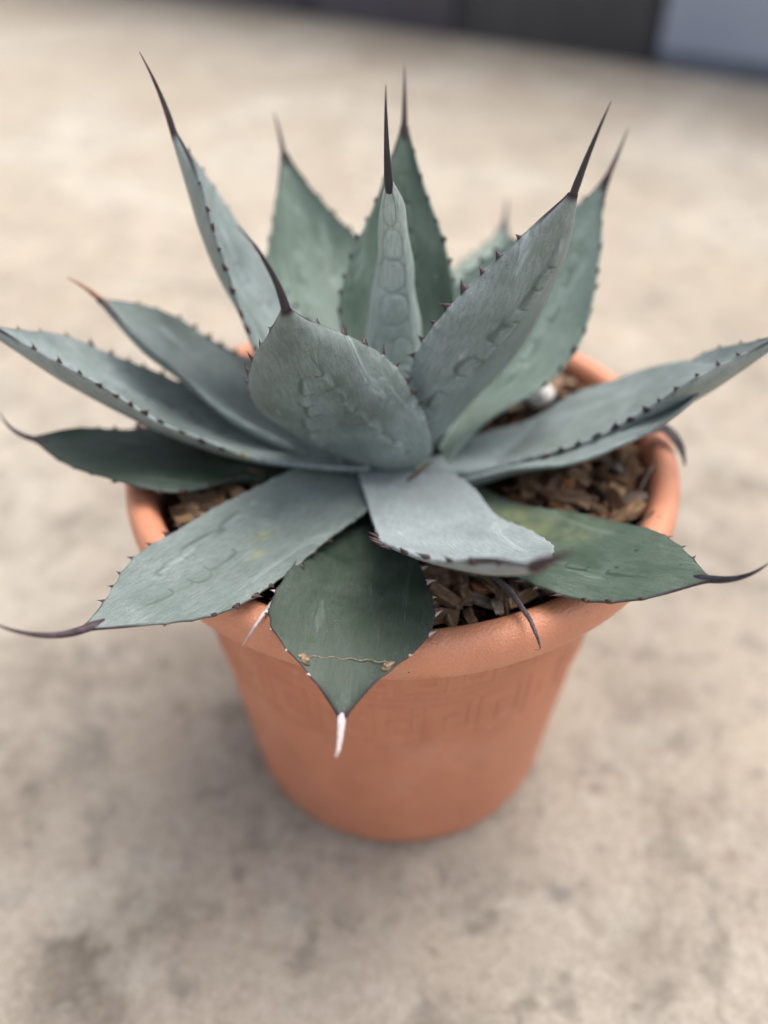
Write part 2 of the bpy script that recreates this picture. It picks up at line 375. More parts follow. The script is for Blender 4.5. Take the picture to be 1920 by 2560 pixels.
M_CHAR = m_simple('charcoal_coating', (0.042, 0.042, 0.046), (0.062, 0.062, 0.066), 3, 0.45, 0.4, (1, 1, 1), 0.05, 0.001)
M_PLUM = m_simple('plum_grey_coating', (0.060, 0.056, 0.070), (0.085, 0.080, 0.095), 3, 0.45, 0.4, (1, 1, 1), 0.05, 0.001)
M_BLUE = m_simple('pale_blue_grey_coating', (0.27, 0.31, 0.40), (0.34, 0.38, 0.47), 3, 0.4, 0.4, (1, 1, 1), 0.05, 0.001)
M_BLK = m_simple('black_gasket', (0.012, 0.012, 0.014), (0.022, 0.022, 0.025), 30, 0.5, 0.3)
M_SKIRT = m_simple('slate_skirting', (0.10, 0.12, 0.155), (0.14, 0.16, 0.20), 8, 0.5, 0.3)

def build_wall():
    A, B = Vector(WALL_A), Vector(WALL_B)          # two ground points on the wall's foot
    d = (B - A).normalized(); nrm = Vector((-d.y, d.x, 0))
    if nrm.y < 0: nrm = -nrm
    ang = math.atan2(d.y, d.x)
    root = empty('panelled_wall', (WALL_D2[0], WALL_D2[1], 0))
    root.rotation_euler = (0, 0, ang)
    tag(root, 'dark panelled wall with one pale blue-grey panel, far behind the pot', 'wall')
    step = (Vector(WALL_D2) - Vector(WALL_D1)).length
    H = 1.35
    def part(name, x0, x1, y, th, z0, z1, mat, label=None):
        o = obj(name, box_mesh(name, x1 - x0, th, z1 - z0, mat), root, ((x0 + x1) / 2, y + th / 2, (z0 + z1) / 2))
        if label: tag(o, label)
        return o
    w = 0.018
    part('panel', -step + w, -w, 0.012, 0.05, 0.0, H, M_CHAR, 'charcoal panel')
    for k in range(1, 7):
        part('panel', -step * (k + 1) + w, -step * k - w, 0.0, 0.05, 0.0, H, M_PLUM, 'plum-grey panel')
    for k in range(1, 8):
        part('joint_strip', -step * k - w, -step * k + w, 0.02, 0.03, 0, H, M_CHAR)
    part('joint_strip', -w, w, 0.01, 0.05, 0, H, M_BLK, 'black strip beside the pale panel')
    part('panel', w, step * 1.5, -0.012, 0.06, 0.045, H, M_BLUE, 'pale blue-grey panel')
    part('skirting', w, step * 1.5, -0.016, 0.06, 0.0, 0.045, M_SKIRT)
    part('panel', step * 1.5 + .02, step * 3, -0.012, 0.06, 0.0, H, M_BLUE, 'pale blue-grey panel at the right end')
build_wall()

# ------------------------------------------------------------------ pot
def lathe(name, prof, mat, n=220):
    th = np.linspace(0, 2 * np.pi, n, endpoint=False)
    V = np.array([(r * np.cos(t), r * np.sin(t), z) for (r, z) in prof for t in th])
    return grid_mesh(name, V, len(prof), n, mat, closed_v=True)

def wall_r(z):       # z from the rim
    r = .1271 + (z + .024) * (.1271 - .1079) / (.252 - .024)
    if z > -.0712: r += .0010
    if z < -.1185: r -= .0007
    return r

def arcstrip(bm, a0, a1, z0, z1, raise_, n):
    """raised bar on the pot's wall between angles a0..a1 and heights z0..z1, edges chamfered"""
    nseg = max(1, n)
    rows = []
    for k in range(nseg + 1):
        a = a0 + (a1 - a0) * k / nseg
        ca, sa = math.cos(a), math.sin(a)
        ring = []
        for (zz, dr) in ((z0, -.0004), (z0 + .0004, raise_), (z1 - .0004, raise_), (z1, -.0004)):
            r = wall_r((z0 + z1) / 2) + ((zz - (z0 + z1) / 2) * .0842) + dr
            ring.append(bm.verts.new((r * ca, r * sa, zz + ZS)))
        rows.append(ring)
    for A, B in zip(rows, rows[1:]):
        for j in range(3):
            bm.faces.new((A[j], B[j], B[j + 1], A[j + 1]))
    bm.faces.new(rows[0]); bm.faces.new(rows[-1][::-1])

def meander(name, parent, zc0, zc1, N, lw, raise_):
    bm = bmesh.new(); Hh = zc1 - zc0 - lw
    rm = wall_r((zc0 + zc1) / 2); cell = 2 * math.pi / N; la = lw / rm
    path = [(0, 0), (0, 1), (.78, 1), (.78, .28), (.36, .28), (.36, .64), (.57, .64)]
    for c in range(N):
        a0 = c * cell
        for (x0, y0), (x1, y1) in zip(path, path[1:]):
            xa, xb = sorted((x0, x1)); ya, yb = sorted((y0, y1))
            A, B = a0 + xa * cell, a0 + xb * cell + la
            Z0, Z1 = zc0 + ya * Hh, zc0 + yb * Hh + lw
            if xa == xb: Z0 += lw * (1 if ya >= 0 and False else 0)
            arcstrip(bm, A, B, Z0, Z1, raise_ + (0.00003 if xa == xb else 0.0), 1 if xa == xb else 5)
        arcstrip(bm, a0 + .17 * cell, a0 + cell * .98, zc0, zc0 + lw, raise_, 5)
    bmesh.ops.recalc_face_normals(bm, faces=list(bm.faces))
    me = bpy.data.meshes.new(name); bm.to_mesh(me); bm.free(); me.materials.append(M_POT)
    return obj(name, me, parent, (0, 0, 0))

def build_pot():
    root = empty('flower_pot', (0, 0, 0))
    tag(root, 'round terracotta coloured pot with rolled rim and key pattern bands, holding the agave', 'flower pot')
    # wall: outside from the neck to the foot, then the inside back up
    prof = [(.1300, -.018)]
    zs = sorted(set([-.018 - .0045 * k for k in range(50)] + [-.0703, -.0709, -.0716, -.0722, -.0735, -.118, -.119]), reverse=True)
    prof = []
    for z in zs:
        if z < -.242: continue
        r = wall_r(z)
        if -.0735 < z < -.0705: r -= .0010
        prof.append((r, z))
    prof += [(.1082, -.2445), (.1079, -.2480), (.1068, -.2510), (.1045, -.2519), (.0950, -.2519), (.0940, -.2500), (.0, -.2500)]
    prof = [(r, z + ZS) for r, z in prof]
    inner = [(.0, .006), (.100, .006), (.1045, .012), (.1225, ZS - .030), (.1240, ZS - .018)]
    obj('pot_wall', lathe('pot_wall', prof[::-1][1:][::-1] + [], M_POT), root)
    obj('inner_wall', lathe('inner_wall', inner[1:], M_POT, 96), root)
    # rolled rim
    rp = []
    for k in range(40):
        t = 2 * math.pi * k / 40
        c, s = math.cos(t), math.sin(t)
        e = .80
        rp.append((.1422 + .0078 * math.copysign(abs(c) ** e, c), ZS - .0121 + .0121 * math.copysign(abs(s) ** e, s)))
    th = np.linspace(0, 2 * np.pi, 260, endpoint=False)
    V = []
    for (r, z) in rp:
        for t in th:
            w = .00035 * math.sin(3 * t + 1) + .0003 * math.sin(7 * t)
            V.append(((r + w) * math.cos(t), (r + w) * math.sin(t), z + .0004 * math.sin(2 * t + .5)))
    obj('rim', grid_mesh('rim', np.array(V), len(rp), len(th), M_RIM, closed_u=True, closed_v=True), root)
    # short collar joining the rim to the wall
    obj('collar', lathe('collar', [(.1395, ZS - .0225), (.1330, ZS - .0262), (.1288, ZS - .0285), (.1276, ZS - .0330)], M_POT), root)
    tag(meander('key_pattern_band', root, -.0665, -.0385, 32, .0021, .00028), 'upper key pattern band under the rim')
    tag(meander('key_pattern_band', root, -.1155, -.0780, 26, .0026, .00036), 'wider lower key pattern band')
    return root
build_pot()

# ------------------------------------------------------------------ potting mix and chips
def build_soil():
    nr, nt = 40, 120; V = []
    rs = np.linspace(0.0005, .1325, nr)
    for r in rs:
        for k in range(nt):
            t = 2 * math.pi * k / nt; x, y = r * math.cos(t), r * math.sin(t)
            z = -.0225 + .004 * math.exp(-(r / .05) ** 2) + .0018 * math.sin(x * 260 + 1.3) * math.sin(y * 310) + .0012 * math.sin(x * 610 + y * 480)
            V.append((x, y, z + ZS))
    tag(obj('potting_mix', grid_mesh('potting_mix', np.array(V), nr, nt, M_SOIL, closed_v=True)),
        'dark brown potting mix filling the pot beneath the bark chips', 'potting mix', kind='stuff')
build_soil()

def chip_mesh(seed, L, Wd, T):
    r = random.Random(seed); bm = bmesh.new()
    ns = 3
    rings = []
    for k in range(ns + 1):
        x = -L / 2 + L * k / ns
        wv = Wd / 2 * (1 - .25 * r.random() * (k in (0, ns))) ; tv = T / 2 * (1 - .35 * r.random() * (k in (0, ns)))
        oy = r.uniform(-.12, .12) * Wd; oz = r.uniform(-.10, .10) * T
        ring = []
        for (a, b) in ((-1, -.8), (-.9, -1), (.88, -1), (1, -.82), (1, .8), (.9, 1), (-.9, 1), (-1, .82)):
            jx = r.uniform(-.09, .09) * L if k in (0, ns) else r.uniform(-.04, .04) * L
            ring.append(bm.verts.new((x + jx, oy + a * wv * r.uniform(.94, 1.04), oz + b * tv * r.uniform(.90, 1.06))))
        rings.append(ring)
    for A, B in zip(rings, rings[1:]):
        for j in range(8):
            bm.faces.new((A[j], A[(j + 1) % 8], B[(j + 1) % 8], B[j]))
    bm.faces.new(rings[0][::-1]); bm.faces.new(rings[-1])
    bmesh.ops.recalc_face_normals(bm, faces=list(bm.faces))
    me = bpy.data.meshes.new('bark_chip'); bm.to_mesh(me); bm.free(); me.materials.append(BARK[0]); return me

CHIPS = [chip_mesh(100 + k, rng.uniform(.010, .019), rng.uniform(.0042, .0080), rng.uniform(.0024, .0040)) for k in range(16)]

LOW = {}              # lowest leaf underside over each 4 mm cell, so that no chip pokes through a leaf
def note_leaf(V):
    for x, y, z in V:
        if z < .02 and x * x + y * y < .0196:
            k = (int(math.floor(x / .004)), int(math.floor(y / .004)))
            if z < LOW.get(k, 9): LOW[k] = z
def ceiling(x, y, n=2):
    i, j = int(math.floor(x / .004)), int(math.floor(y / .004))
    return min(LOW.get((i + a, j + c), 9) for a in range(-n, n + 1) for c in range(-n, n + 1))

def put_chip(x, y, z, yaw, pitch, roll, sc, mat, label, group, mesh=None):
    top = ceiling(x, y) - .0035
    if top < z:
        if top < -.0215: return None
        z = top; pitch *= .3; roll *= .3
    o = bpy.data.objects.new('bark_chip', mesh or rng.choice(CHIPS)); COL.objects.link(o)
    o.location = (x, y, z + ZS); o.rotation_euler = (roll, pitch, yaw); o.scale = (sc, sc, sc)
    o.material_slots[0].link = 'OBJECT'; o.material_slots[0].material = mat
    tag(o, label, 'bark chip', group)
    return o

def pick_bark(w):
    return BARK[rng.choices(range(5), weights=w)[0]]

TONE = ('grey-brown', 'dark brown', 'tan', 'reddish brown', 'weathered grey')
def scatter(a0, a1, r0, r1, n, weights, label, group, lean=None, mind=.0062, zb=-.0125, smin=.7, smax=1.25):
    pts = []; tries = 0
    while len(pts) < n and tries < n * 60:
        tries += 1
        a = rad(rng.uniform(a0, a1)); r = math.sqrt(rng.uniform(r0 * r0, r1 * r1))
        x, y = r * math.cos(a), r * math.sin(a)
        if math.hypot(x - 0.0825, y - 0.0484) < .013: continue      # room for the white stone
        if any((x - p[0]) ** 2 + (y - p[1]) ** 2 < mind * mind for p in pts): continue
        pts.append((x, y))
        if lean is None or rng.random() > lean:
            yaw, pitch = rng.uniform(0, 2 * math.pi), rng.uniform(-.45, .45)
        else:
            yaw, pitch = a + rng.uniform(-.45, .45), -rng.uniform(.1, .65)
        sc = rng.uniform(smin, smax)
        bk = pick_bark(weights)
        put_chip(x, y, zb + rng.uniform(0, .006), yaw, pitch, rng.uniform(-.8, .8), sc, bk, TONE[BARK.index(bk)] + ' ' + label, group)

def chip_fill():     # everything below and between: one mass
    r2 = random.Random(5); V, F = [], []
    for k in range(1500):
        a = r2.uniform(0, 2 * math.pi); r = math.sqrt(r2.uniform(.02 ** 2, .1305 ** 2))
        L, Wd, T = r2.uniform(.003, .009), r2.uniform(.0015, .0035), r2.uniform(.001, .0025)
        R = Matrix.Rotation(r2.uniform(0, 6.28), 3, 'Z') @ Matrix.Rotation(r2.uniform(-.6, .6), 3, 'Y') @ Matrix.Rotation(r2.uniform(-1, 1), 3, 'X')
        c = Vector((r * math.cos(a), r * math.sin(a), ZS - .0200 + r2.uniform(0, .004)))
        if ceiling(c.x, c.y, 1) < c.z - ZS + .003: continue
        b = len(V)
        for sx in (-1, 1):
            for sy in (-1, 1):
                for sz in (-1, 1):
                    V.append(c + R @ Vector((sx * L / 2 * r2.uniform(.7, 1), sy * Wd / 2 * r2.uniform(.7, 1), sz * T / 2 * r2.uniform(.7, 1))))
        F += [(b, b + 1, b + 3, b + 2), (b + 4, b + 6, b + 7, b + 5), (b, b + 4, b + 5, b + 1), (b + 2, b + 3, b + 7, b + 6), (b, b + 2, b + 6, b + 4), (b + 1, b + 5, b + 7, b + 3)]
    me = mesh_from('bark_crumbs', V, F, BARK[1], smooth=False)
    tag(obj('bark_crumbs', me), 'fine dark bark crumbs filling in between the chips', 'bark crumbs', kind='stuff')

def blob(name, loc, size, mat, seed, sub=3):
    r = random.Random(seed); bm = bmesh.new(); bmesh.ops.create_icosphere(bm, subdivisions=sub, radius=1)
    ph = [(Vector((r.uniform(-1, 1), r.uniform(-1, 1), r.uniform(-1, 1))).normalized() * r.uniform(1.5, 4), r.uniform(0, 6)) for _ in range(6)]
    for v in bm.verts:
        d = 1 + sum(.055 * math.sin(v.co.dot(k) * 2 + p) for k, p in ph)
        v.co = Vector((v.co.x * size[0] * d, v.co.y * size[1] * d, v.co.z * size[2] * d))
    me = bpy.data.meshes.new(name); bm.to_mesh(me); bm.free(); me.materials.append(mat)
    me.polygons.foreach_set('use_smooth', [True] * len(me.polygons))
    return obj(name, me, None, loc)
tag(blob('white_stone', (0.0825, 0.0484, ZS - .0030), (.0088, .0080, .0072), M_PERL, 3), 'white rounded stone on the bark behind the long right leaf', 'stone')
tag(blob('pinkish_stone', (.0675, .0500, ZS - .0115), (.0075, .0050, .0040), BARK[4], 9), 'dull pinkish stone lying left of the white stone', 'stone')

# ------------------------------------------------------------------ agave
KW = np.array([0, .2, .4, .6, .8, .92, 1.])
def spl(k, v, x):
    v = np.array(v, float); m = np.gradient(v, k)
    i = np.clip(np.searchsorted(k, x, side='right') - 1, 0, len(k) - 2); h = k[i + 1] - k[i]; t = (x - k[i]) / h
    return (2*t**3-3*t**2+1)*v[i]+(t**3-2*t**2+t)*h*m[i]+(-2*t**3+3*t**2)*v[i+1]+(t**3-t**2)*h*m[i+1]

class Leaf:
    def __init__(s, x):
        s.p = dict(zip(NAMES, x)); p = s.p
        n = 601; S = np.linspace(0, 1, n); s.S = S
        ph = p['phi0'] + p['phi1'] * S + p['phi2'] * S * S; e = p['e0'] + p['e1'] * S + p['e2'] * S * S
        T = np.stack([np.cos(ph) * np.cos(e), np.sin(ph) * np.cos(e), np.sin(e)], 1)
        s.base = np.array([-.004 + p['r0'] * math.cos(p['phi0']), p['r0'] * math.sin(p['phi0']), p['z0']])
        ds = p['L'] / (n - 1)
        M = np.concatenate([[[0, 0, 0]], np.cumsum((T[1:] + T[:-1]) / 2 * ds, 0)])
        sd = np.stack([np.sin(ph), -np.cos(ph), 0 * ph], 1); up = np.cross(sd, T)
        ta = (p['tau0'] + p['tau1'] * S)[:, None]
        sd, up = np.cos(ta) * sd + np.sin(ta) * up, -np.sin(ta) * sd + np.cos(ta) * up
        w = spl(KW, [p['w%d' % k] for k in range(6)] + [.0025], S) * p['L']
        w = np.sqrt(np.maximum(w, 0) ** 2 + .0013 ** 2)
        al = p['ab'] + (p['at'] - p['ab']) * S
        al = np.where(np.abs(al) < 1e-3, 1e-3, al)
        s.M, s.T, s.sd, s.up, s.w, s.al = M, T, sd, up, w, al
        e2 = e[-1] + p['de']; p2 = ph[-1] + p['dphi']
        s.tdir = np.array([math.cos(p2) * math.cos(e2), math.sin(p2) * math.cos(e2), math.sin(e2)])
        s.send = M[-1] + s.tdir * p['Ls']
        s.L = p['L']
    def at(s, sv):
        k = np.clip(np.asarray(sv) * (len(s.S) - 1), 0, len(s.S) - 1).round().astype(int)
        return s.M[k], s.T[k], s.sd[k], s.up[k], s.w[k], s.al[k]
    def point(s, sv, q, dw=0.0):
        M, T, sd, up, w, al = s.at(sv)
        q = np.asarray(q); w = w + dw
        P = M + sd * (w * np.sin(al * q) / al)[..., None] + up * (w * (1 - np.cos(al * q)) / al)[..., None]
        N = np.cos(al * q)[..., None] * up - np.sin(al * q)[..., None] * sd
        O = np.cos(al * q)[..., None] * sd + np.sin(al * q)[..., None] * up      # towards +q
        return P, N, O, T

def chain(c0, c1, s0, s1, n, hw, amp=.00055, jit=.0, seed=1):
    r = random.Random(seed); out = []
    for k in range(n):
        f = (k + .5) / n
        out.append((c0 + (c1 - c0) * f + r.uniform(-jit, jit), s0 + (s1 - s0) * f, hw, (s1 - s0) / n * .5, amp))
    return out

TOOTH_MESH = []
for k in range(4):
    r = random.Random(50 + k); V, F = [], []
    nr, na = 7, 7
    bend = (0.9, -0.7, 0.5, 1.3)[k]
    for i in range(nr):
        f = i / (nr - 1)
        hx = (1 - f) ** 1.5 * 1.0 + .06 * (1 - f); hy = .42 * (1 - f) ** 1.2 + .03
        cx = bend * (f ** 2) * .8; cz = f * 1.75 - .10
        for j in range(na):
            a = 2 * math.pi * j / na
            V.append((cx + hx * math.cos(a), hy * math.sin(a), cz))
    for i in range(nr - 1):
        for j in range(na):
            F.append((i * na + j, i * na + (j + 1) % na, (i + 1) * na + (j + 1) % na, (i + 1) * na + j))
    F.append(tuple((nr - 1) * na + j for j in range(na)))
    TOOTH_MESH.append(mesh_from('tooth', V, F, M_TOOTH))

def tube(name, P, Rr, mat, parent=None, loc=(0, 0, 0), na=10, flat=None, ref=None):
    """sweep along P (n,3) with radii Rr (n,) ; flat (n,) scales the second axis"""
    P = np.asarray(P, float); n = len(P)
    T = np.gradient(P, axis=0); T /= np.linalg.norm(T, axis=1)[:, None] + 1e-12
    a = np.array(ref if ref is not None else (0.3, 0.2, 1.0), float)
    V = []; fl = np.ones(n) if flat is None else np.asarray(flat)
    for i in range(n):
        b = a - T[i] * a.dot(T[i]); b /= np.linalg.norm(b) + 1e-12; a = b; c = np.cross(T[i], b)
        for j in range(na):
            t = 2 * math.pi * j / na
            V.append(P[i] + c * math.cos(t) * Rr[i] + b * math.sin(t) * Rr[i] * fl[i])
    me = grid_mesh(name, np.array(V), n, na, mat, closed_v=True)
    return obj(name, me, parent, loc)

def smooth_path(P, n):
    P = np.asarray(P, float); d = np.concatenate([[0], np.cumsum(np.linalg.norm(np.diff(P, axis=0), axis=1))])
    x = np.linspace(0, d[-1], n)
    return np.stack([spl(d, P[:, k], x) for k in range(3)], 1)

agave = empty('agave_plant', (0, 0, ZS - .02))
tag(agave, 'blue-grey agave rosette with dark spines growing in the terracotta pot', 'agave')

def build_leaf(key, mat, imp=(), side='ad', spine=M_SPINE, tooth=M_TOOTH, label=None, yellow=(), bloom=0.0, green_tip=0.0,
               thick=.0085, t0=.28, t1=.93, pitch=.0098, tsize=1.0, droop=0.0, edge_dark=(), skipR=False, skipL=False, dk0=.87, spr=1.0, dent=0.0, sps=.955, edge=.0013):
    lf = Leaf(LEAVES[key]); rr = random.Random(hash_key(key))
    NSs, NQ = (300, 84) if imp else (130, 44)
    sv = np.linspace(0, 1, NSs); q1 = np.sin(np.linspace(-np.pi / 2, np.pi / 2, NQ)) * .55 + np.linspace(-1, 1, NQ) * .45
    SV, Q = np.meshgrid(sv, q1, indexing='ij')
    # teeth places
    teeth = []
    for sg in (-1, 1):
        x = t0 + rr.uniform(0, .03)
        while x < t1:
            teeth.append((sg, x)); x += pitch / lf.L * rr.uniform(.8, 1.25)
    dw = np.zeros_like(SV)
    for sg, x in teeth:
        if (sg < 0 and skipL) or (sg > 0 and skipR): pass
        dw += .00075 * np.exp(-((SV - x) / .010) ** 2) * np.clip(Q * sg, 0, 1) ** 10
    dw += .00035 * np.clip((.45 - SV) / .2, 0, 1) * np.sin(SV * lf.L / .0042 * 2 * np.pi) * np.abs(Q) ** 14
    rs = random.Random(hash_key(key) + 5)
    wob = sum(.0005 * np.sin(SV * rs.uniform(6, 26) + rs.uniform(0, 6) + np.sign(Q) * 1.3) for _ in range(3)) * np.abs(Q) ** 4
    P, N, O, T = lf.point(SV, Q, dw + wob * .6)
    P = P + N * (wob * 1.0)[..., None]
    # gentle undulation of the blade
    und = sum(.00055 * np.sin(Q * rs.uniform(1, 4) + SV * rs.uniform(5, 16) + rs.uniform(0, 6)) for _ in range(4)) * np.clip(SV * 3, 0, 1) * (1 - SV ** 3)
    # imprints left by neighbouring leaves in the bud
    h = np.zeros_like(SV)
    crease = np.zeros_like(SV)
    und = und + dent * np.exp(-(Q / .45) ** 2) * np.clip((SV - .15) / .3, 0, 1) * np.clip((.94 - SV) / .14, 0, 1)
    for im in imp:
        if im[0] == 'ledge':       # scalloped step where a neighbour's margin pressed
            _, c0, c1, s0, s1, n_, bulge, amp, sgn = im
            f = np.clip((SV - s0) / (s1 - s0), 0, 1); ph_ = f * n_ + .25 * np.sin(f * 9)
            k_ = np.floor(ph_); fr = ph_ - k_
            var = .6 + .4 * np.sin(k_ * 2.3 + c0 * 11)
            qb = c0 + (c1 - c0) * f + sgn * -bulge * var * np.sqrt(np.clip(1 - (2 * fr - 1) ** 2, 0, 1))
            x_ = (Q - qb) * sgn
            on = np.clip((SV - s0) / .04, 0, 1) * np.clip((s1 - SV) / .04, 0, 1)
            h += 1.5 * amp * on * (1 / (1 + np.exp(-np.clip(x_ / .012, -30, 30)))) * np.exp(-np.clip(x_, 0, 9) / .15)
            edg = np.exp(-((x_ + .02) / .030) ** 2) * on * (.6 + .4 * np.sin(k_ * 1.7 + f * 13))
            gap = np.exp(-((fr - .5) * 2) ** 2 * 0) * np.exp(-(np.minimum(fr, 1 - fr) / .05) ** 2) * (x_ > -.01) * (x_ < .10) * on
            crease = np.maximum(crease, np.maximum(edg, gap)) - .35 * on * np.exp(-((x_ - .05) / .04) ** 2)  # also paints a lighter highlight into the bloom along the ledge
            h -= amp * .5 * gap
            continue
        (c, s0, hw, hs, amp) = im
        d = (np.abs((Q - c) / hw) ** 3 + np.abs((SV - s0) / hs) ** 3)
        h += amp * np.clip(1 - d, 0, 1) ** .5 * .7
        h -= amp * .8 * np.exp(-((d - 1.05) / .25) ** 2)
        crease = np.maximum(crease, .42 * np.exp(-((d - 1.08) / .34) ** 2) * (.6 + .4 * np.sin(SV * 37 + Q * 5)))
    tb = thick * (1 - .62 * np.clip(SV / .75, 0, 1)) + .0004
    TH = tb * np.clip(1 - np.abs(Q) ** 2.4, 0, 1) ** .7 + edge
    TH = TH * (1 - .5 * np.clip((SV - .8) / .2, 0, 1))
    top = P + N * (und + (h if side == 'ad' else 0))[..., None]
    bot = P - N * (TH - und + (h if side == 'ab' else 0))[..., None]
    edgeR = (P + O * .0003 - N * edge * .5)[:, -1:]; edgeL = (P - O * .0003 - N * edge * .5)[:, :1]
    V = np.concatenate([top, edgeR, bot[:, ::-1], edgeL], 1)
    nv = V.shape[1]
    Qa = np.concatenate([Q, Q[:, -1:], Q[:, ::-1], Q[:, :1]], 1); Sa = np.concatenate([SV, SV[:, :1], SV, SV[:, :1]], 1)
    W = lf.at(sv)[4][:, None]
    uv = np.stack([Qa * W, Sa * lf.L], -1).reshape(-1, 2)
    A = np.abs(Qa)
    sm = lambda x, a, b: np.clip((x - a) / (b - a), 0, 1) ** 2 * (3 - 2 * np.clip((x - a) / (b - a), 0, 1))
    dark = np.maximum(sm(Sa, .975, .997), sm(Sa, dk0, dk0 + .08) * sm(A, .88, .96) * .95)
    dark = np.maximum(dark, sm(A, .97, .99) * sm(Sa, .6, .85) * .35)
    for (sg, a, b) in edge_dark:
        dark = np.maximum(dark, sm(Qa * sg, .90, .97) * sm(Sa, a, a + .03) * (1 - sm(Sa, b - .03, b)))
    yel = np.zeros_like(Sa)
    for (qq, ss, rq, rs_, am) in yellow:
        yel = np.maximum(yel, am * np.exp(-(((Qa - qq) / rq) ** 2 + ((Sa - ss) / rs_) ** 2)))
    blo = bloom + .30 * (1 - sm(Sa, .1, .5)) - green_tip * sm(Sa, .45, .8) + 0.10 * sm(A, .8, .97)
    z1 = np.zeros((NSs, 1)); zz = np.zeros_like(crease)
    cr = np.concatenate([crease, z1, zz, z1], 1) if side == 'ad' else np.concatenate([zz, z1, crease[:, ::-1], z1], 1)
    blo = blo - .85 * cr
    dark = np.maximum(dark, .22 * np.clip(cr - .5, 0, 1) * 2)
    cols = np.stack([dark, yel, np.clip(blo, -1, 1)], -1).reshape(-1, 3)
    note_leaf((V[::2, ::3] + lf.base).reshape(-1, 3))
    me = grid_mesh('leaf', V.reshape(-1, 3), NSs, nv, mat, closed_v=True, uv=uv, cols=cols)
    # close the two ends
    loc = Vector(lf.base) + Vector((0, 0, ZS)) - agave.location
    o = obj('leaf', me, agave, loc)
    if label: tag(o, label)
    # terminal spine: grows out of the tip, wraps the last few millimetres
    n = 30; s0 = sps
    Pm, Nm, Om, Tm = lf.point(np.array([s0, (s0 + 1) / 2, 1.0]), np.zeros(3))
    pts = [Pm[0] - Nm[0] * .0009, Pm[1] - Nm[1] * .0008, Pm[2] - Nm[2] * .0006]
    Ls = lf.p['Ls']; tip = lf.send
    for f in (.18, .36, .55, .75, 1.0):
        a = Pm[2] + Tm[2] * Ls * f; b = Pm[2] + (tip - Pm[2]) * f
        pts.append(a * (1 - f) + b * f - Nm[2] * .0006 * (1 - f))
    PP = smooth_path(pts, n); u = np.linspace(0, 1, n)
    R = .00215 * (1 - u) ** .92 * (1 - .12 * np.sin(u * np.pi)) + .00012
    R *= np.clip(.60 + u * 4.0, 0, 1) * spr
    tube('terminal_spine', PP, R, spine, o, (0, 0, 0), 12, ref=Nm[2], flat=np.clip(.7 + u, 0, 1))
    # marginal teeth
    for sg, x in teeth:
        if (sg < 0 and skipL) or (sg > 0 and skipR): continue
        P1, N1, O1, T1 = lf.point(np.array([x]), np.array([float(sg)]), .0006)
        out = Vector(O1[0] * sg + N1[0] * rr.uniform(-.05, .45)); tx = Vector(T1[0]) * (1 if rr.random() < .8 else -1)
        # follow the margin's own direction rather than the midrib
        Pa = lf.point(np.array([min(1, x + .01)]), np.array([float(sg)]))[0][0]; Pb = lf.point(np.array([x - .01]), np.array([float(sg)]))[0][0]
        tm = Vector(Pa - Pb).normalized(); tx = tm if tx.dot(tm) > 0 else -tm
        out = (out - tx * out.dot(tx)).normalized(); yv = out.cross(tx)
        sz = .00185 * tsize * (.55 + .6 * math.sin(math.pi * min(1, max(0, (x - t0) / (t1 - t0))) ** .8)) * rr.uniform(.75, 1.25)
        c = Vector(P1[0]) - Vector(N1[0]) * .0006 - out * .0003
        m = Matrix(((tx.x, yv.x, out.x, c.x), (tx.y, yv.y, out.y, c.y), (tx.z, yv.z, out.z, c.z), (0, 0, 0, 1)))
        tt = bpy.data.objects.new('tooth', rr.choice(TOOTH_MESH)); COL.objects.link(tt); tt.parent = o
        tt.matrix_local = m @ Matrix.Diagonal((sz, sz, sz * 1.15, 1))
        if tooth is not M_TOOTH:
            tt.material_slots[0].link = 'OBJECT'; tt.material_slots[0].material = tooth
    return o, lf

def hash_key(k): return sum(ord(c) * (7 + 13 * i) for i, c in enumerate(k))

BLOOM = (0.335, 0.390, 0.390); GREEN = (0.120, 0.152, 0.134)
ML = m_leaf('blue_grey_leaf', GREEN, BLOOM, .52)
ML_C = m_leaf('pale_new_leaf', (0.27, 0.33, 0.30), (0.46, 0.53, 0.50), .60)
ML_K = m_leaf('grey_worn_leaf', (0.105, 0.135, 0.118), (0.245, 0.285, 0.278), .52)
ML_P = m_leaf('pale_bloomed_leaf', (0.20, 0.24, 0.235), (0.355, 0.395, 0.405), .60)
ML_G = m_leaf('grey_green_leaf', (0.105, 0.150, 0.115), (0.270, 0.335, 0.300), .50)
ML_D = m_leaf('dark_green_leaf', (0.030, 0.050, 0.034), (0.100, 0.125, 0.110), .36)
ML_J = m_leaf('dark_green_spotted_leaf', (0.023, 0.041, 0.023), (0.078, 0.098, 0.084), .40, JSPOTS)
ML_H = m_leaf('green_spotted_leaf', (0.038, 0.066, 0.040), (0.130, 0.165, 0.140), .42, HSPOTS)

L2 = lambda c, s0, s1, n, amp=.0007, b=.05: [('ledge', -c, -c * .35, s0, s1, n, b, amp, 1), ('ledge', c, c * .35, s0 + .03, s1, n, b, amp, -1)]
IMP2 = lambda c, s0, s1, n, hw=.13, amp=.0005, seed=1: chain(-c, -c * .55, s0, s1, n, hw, amp, .02, seed) + chain(c, c * .55, s0 + .02, s1, n, hw, amp, .02, seed + 1)
build_leaf('F', ML_G, label='blurred pale leaf at the back right, partly behind the others', bloom=.1)
build_leaf('B', ML_G, L2(.4, .3, .85, 8), spine=M_SPINE_R, label='broad blurred leaf at the back left with a darker green tip', green_tip=.35, bloom=.12)
build_leaf('N', ML, skipL=True, spine=M_SPINE_O, label='blurred left back leaf with an orange-brown tip', green_tip=.15, bloom=.1)
build_leaf('L', ML_D, spine=M_SPINE_R, label='dark green leaf low on the left, over the rim')
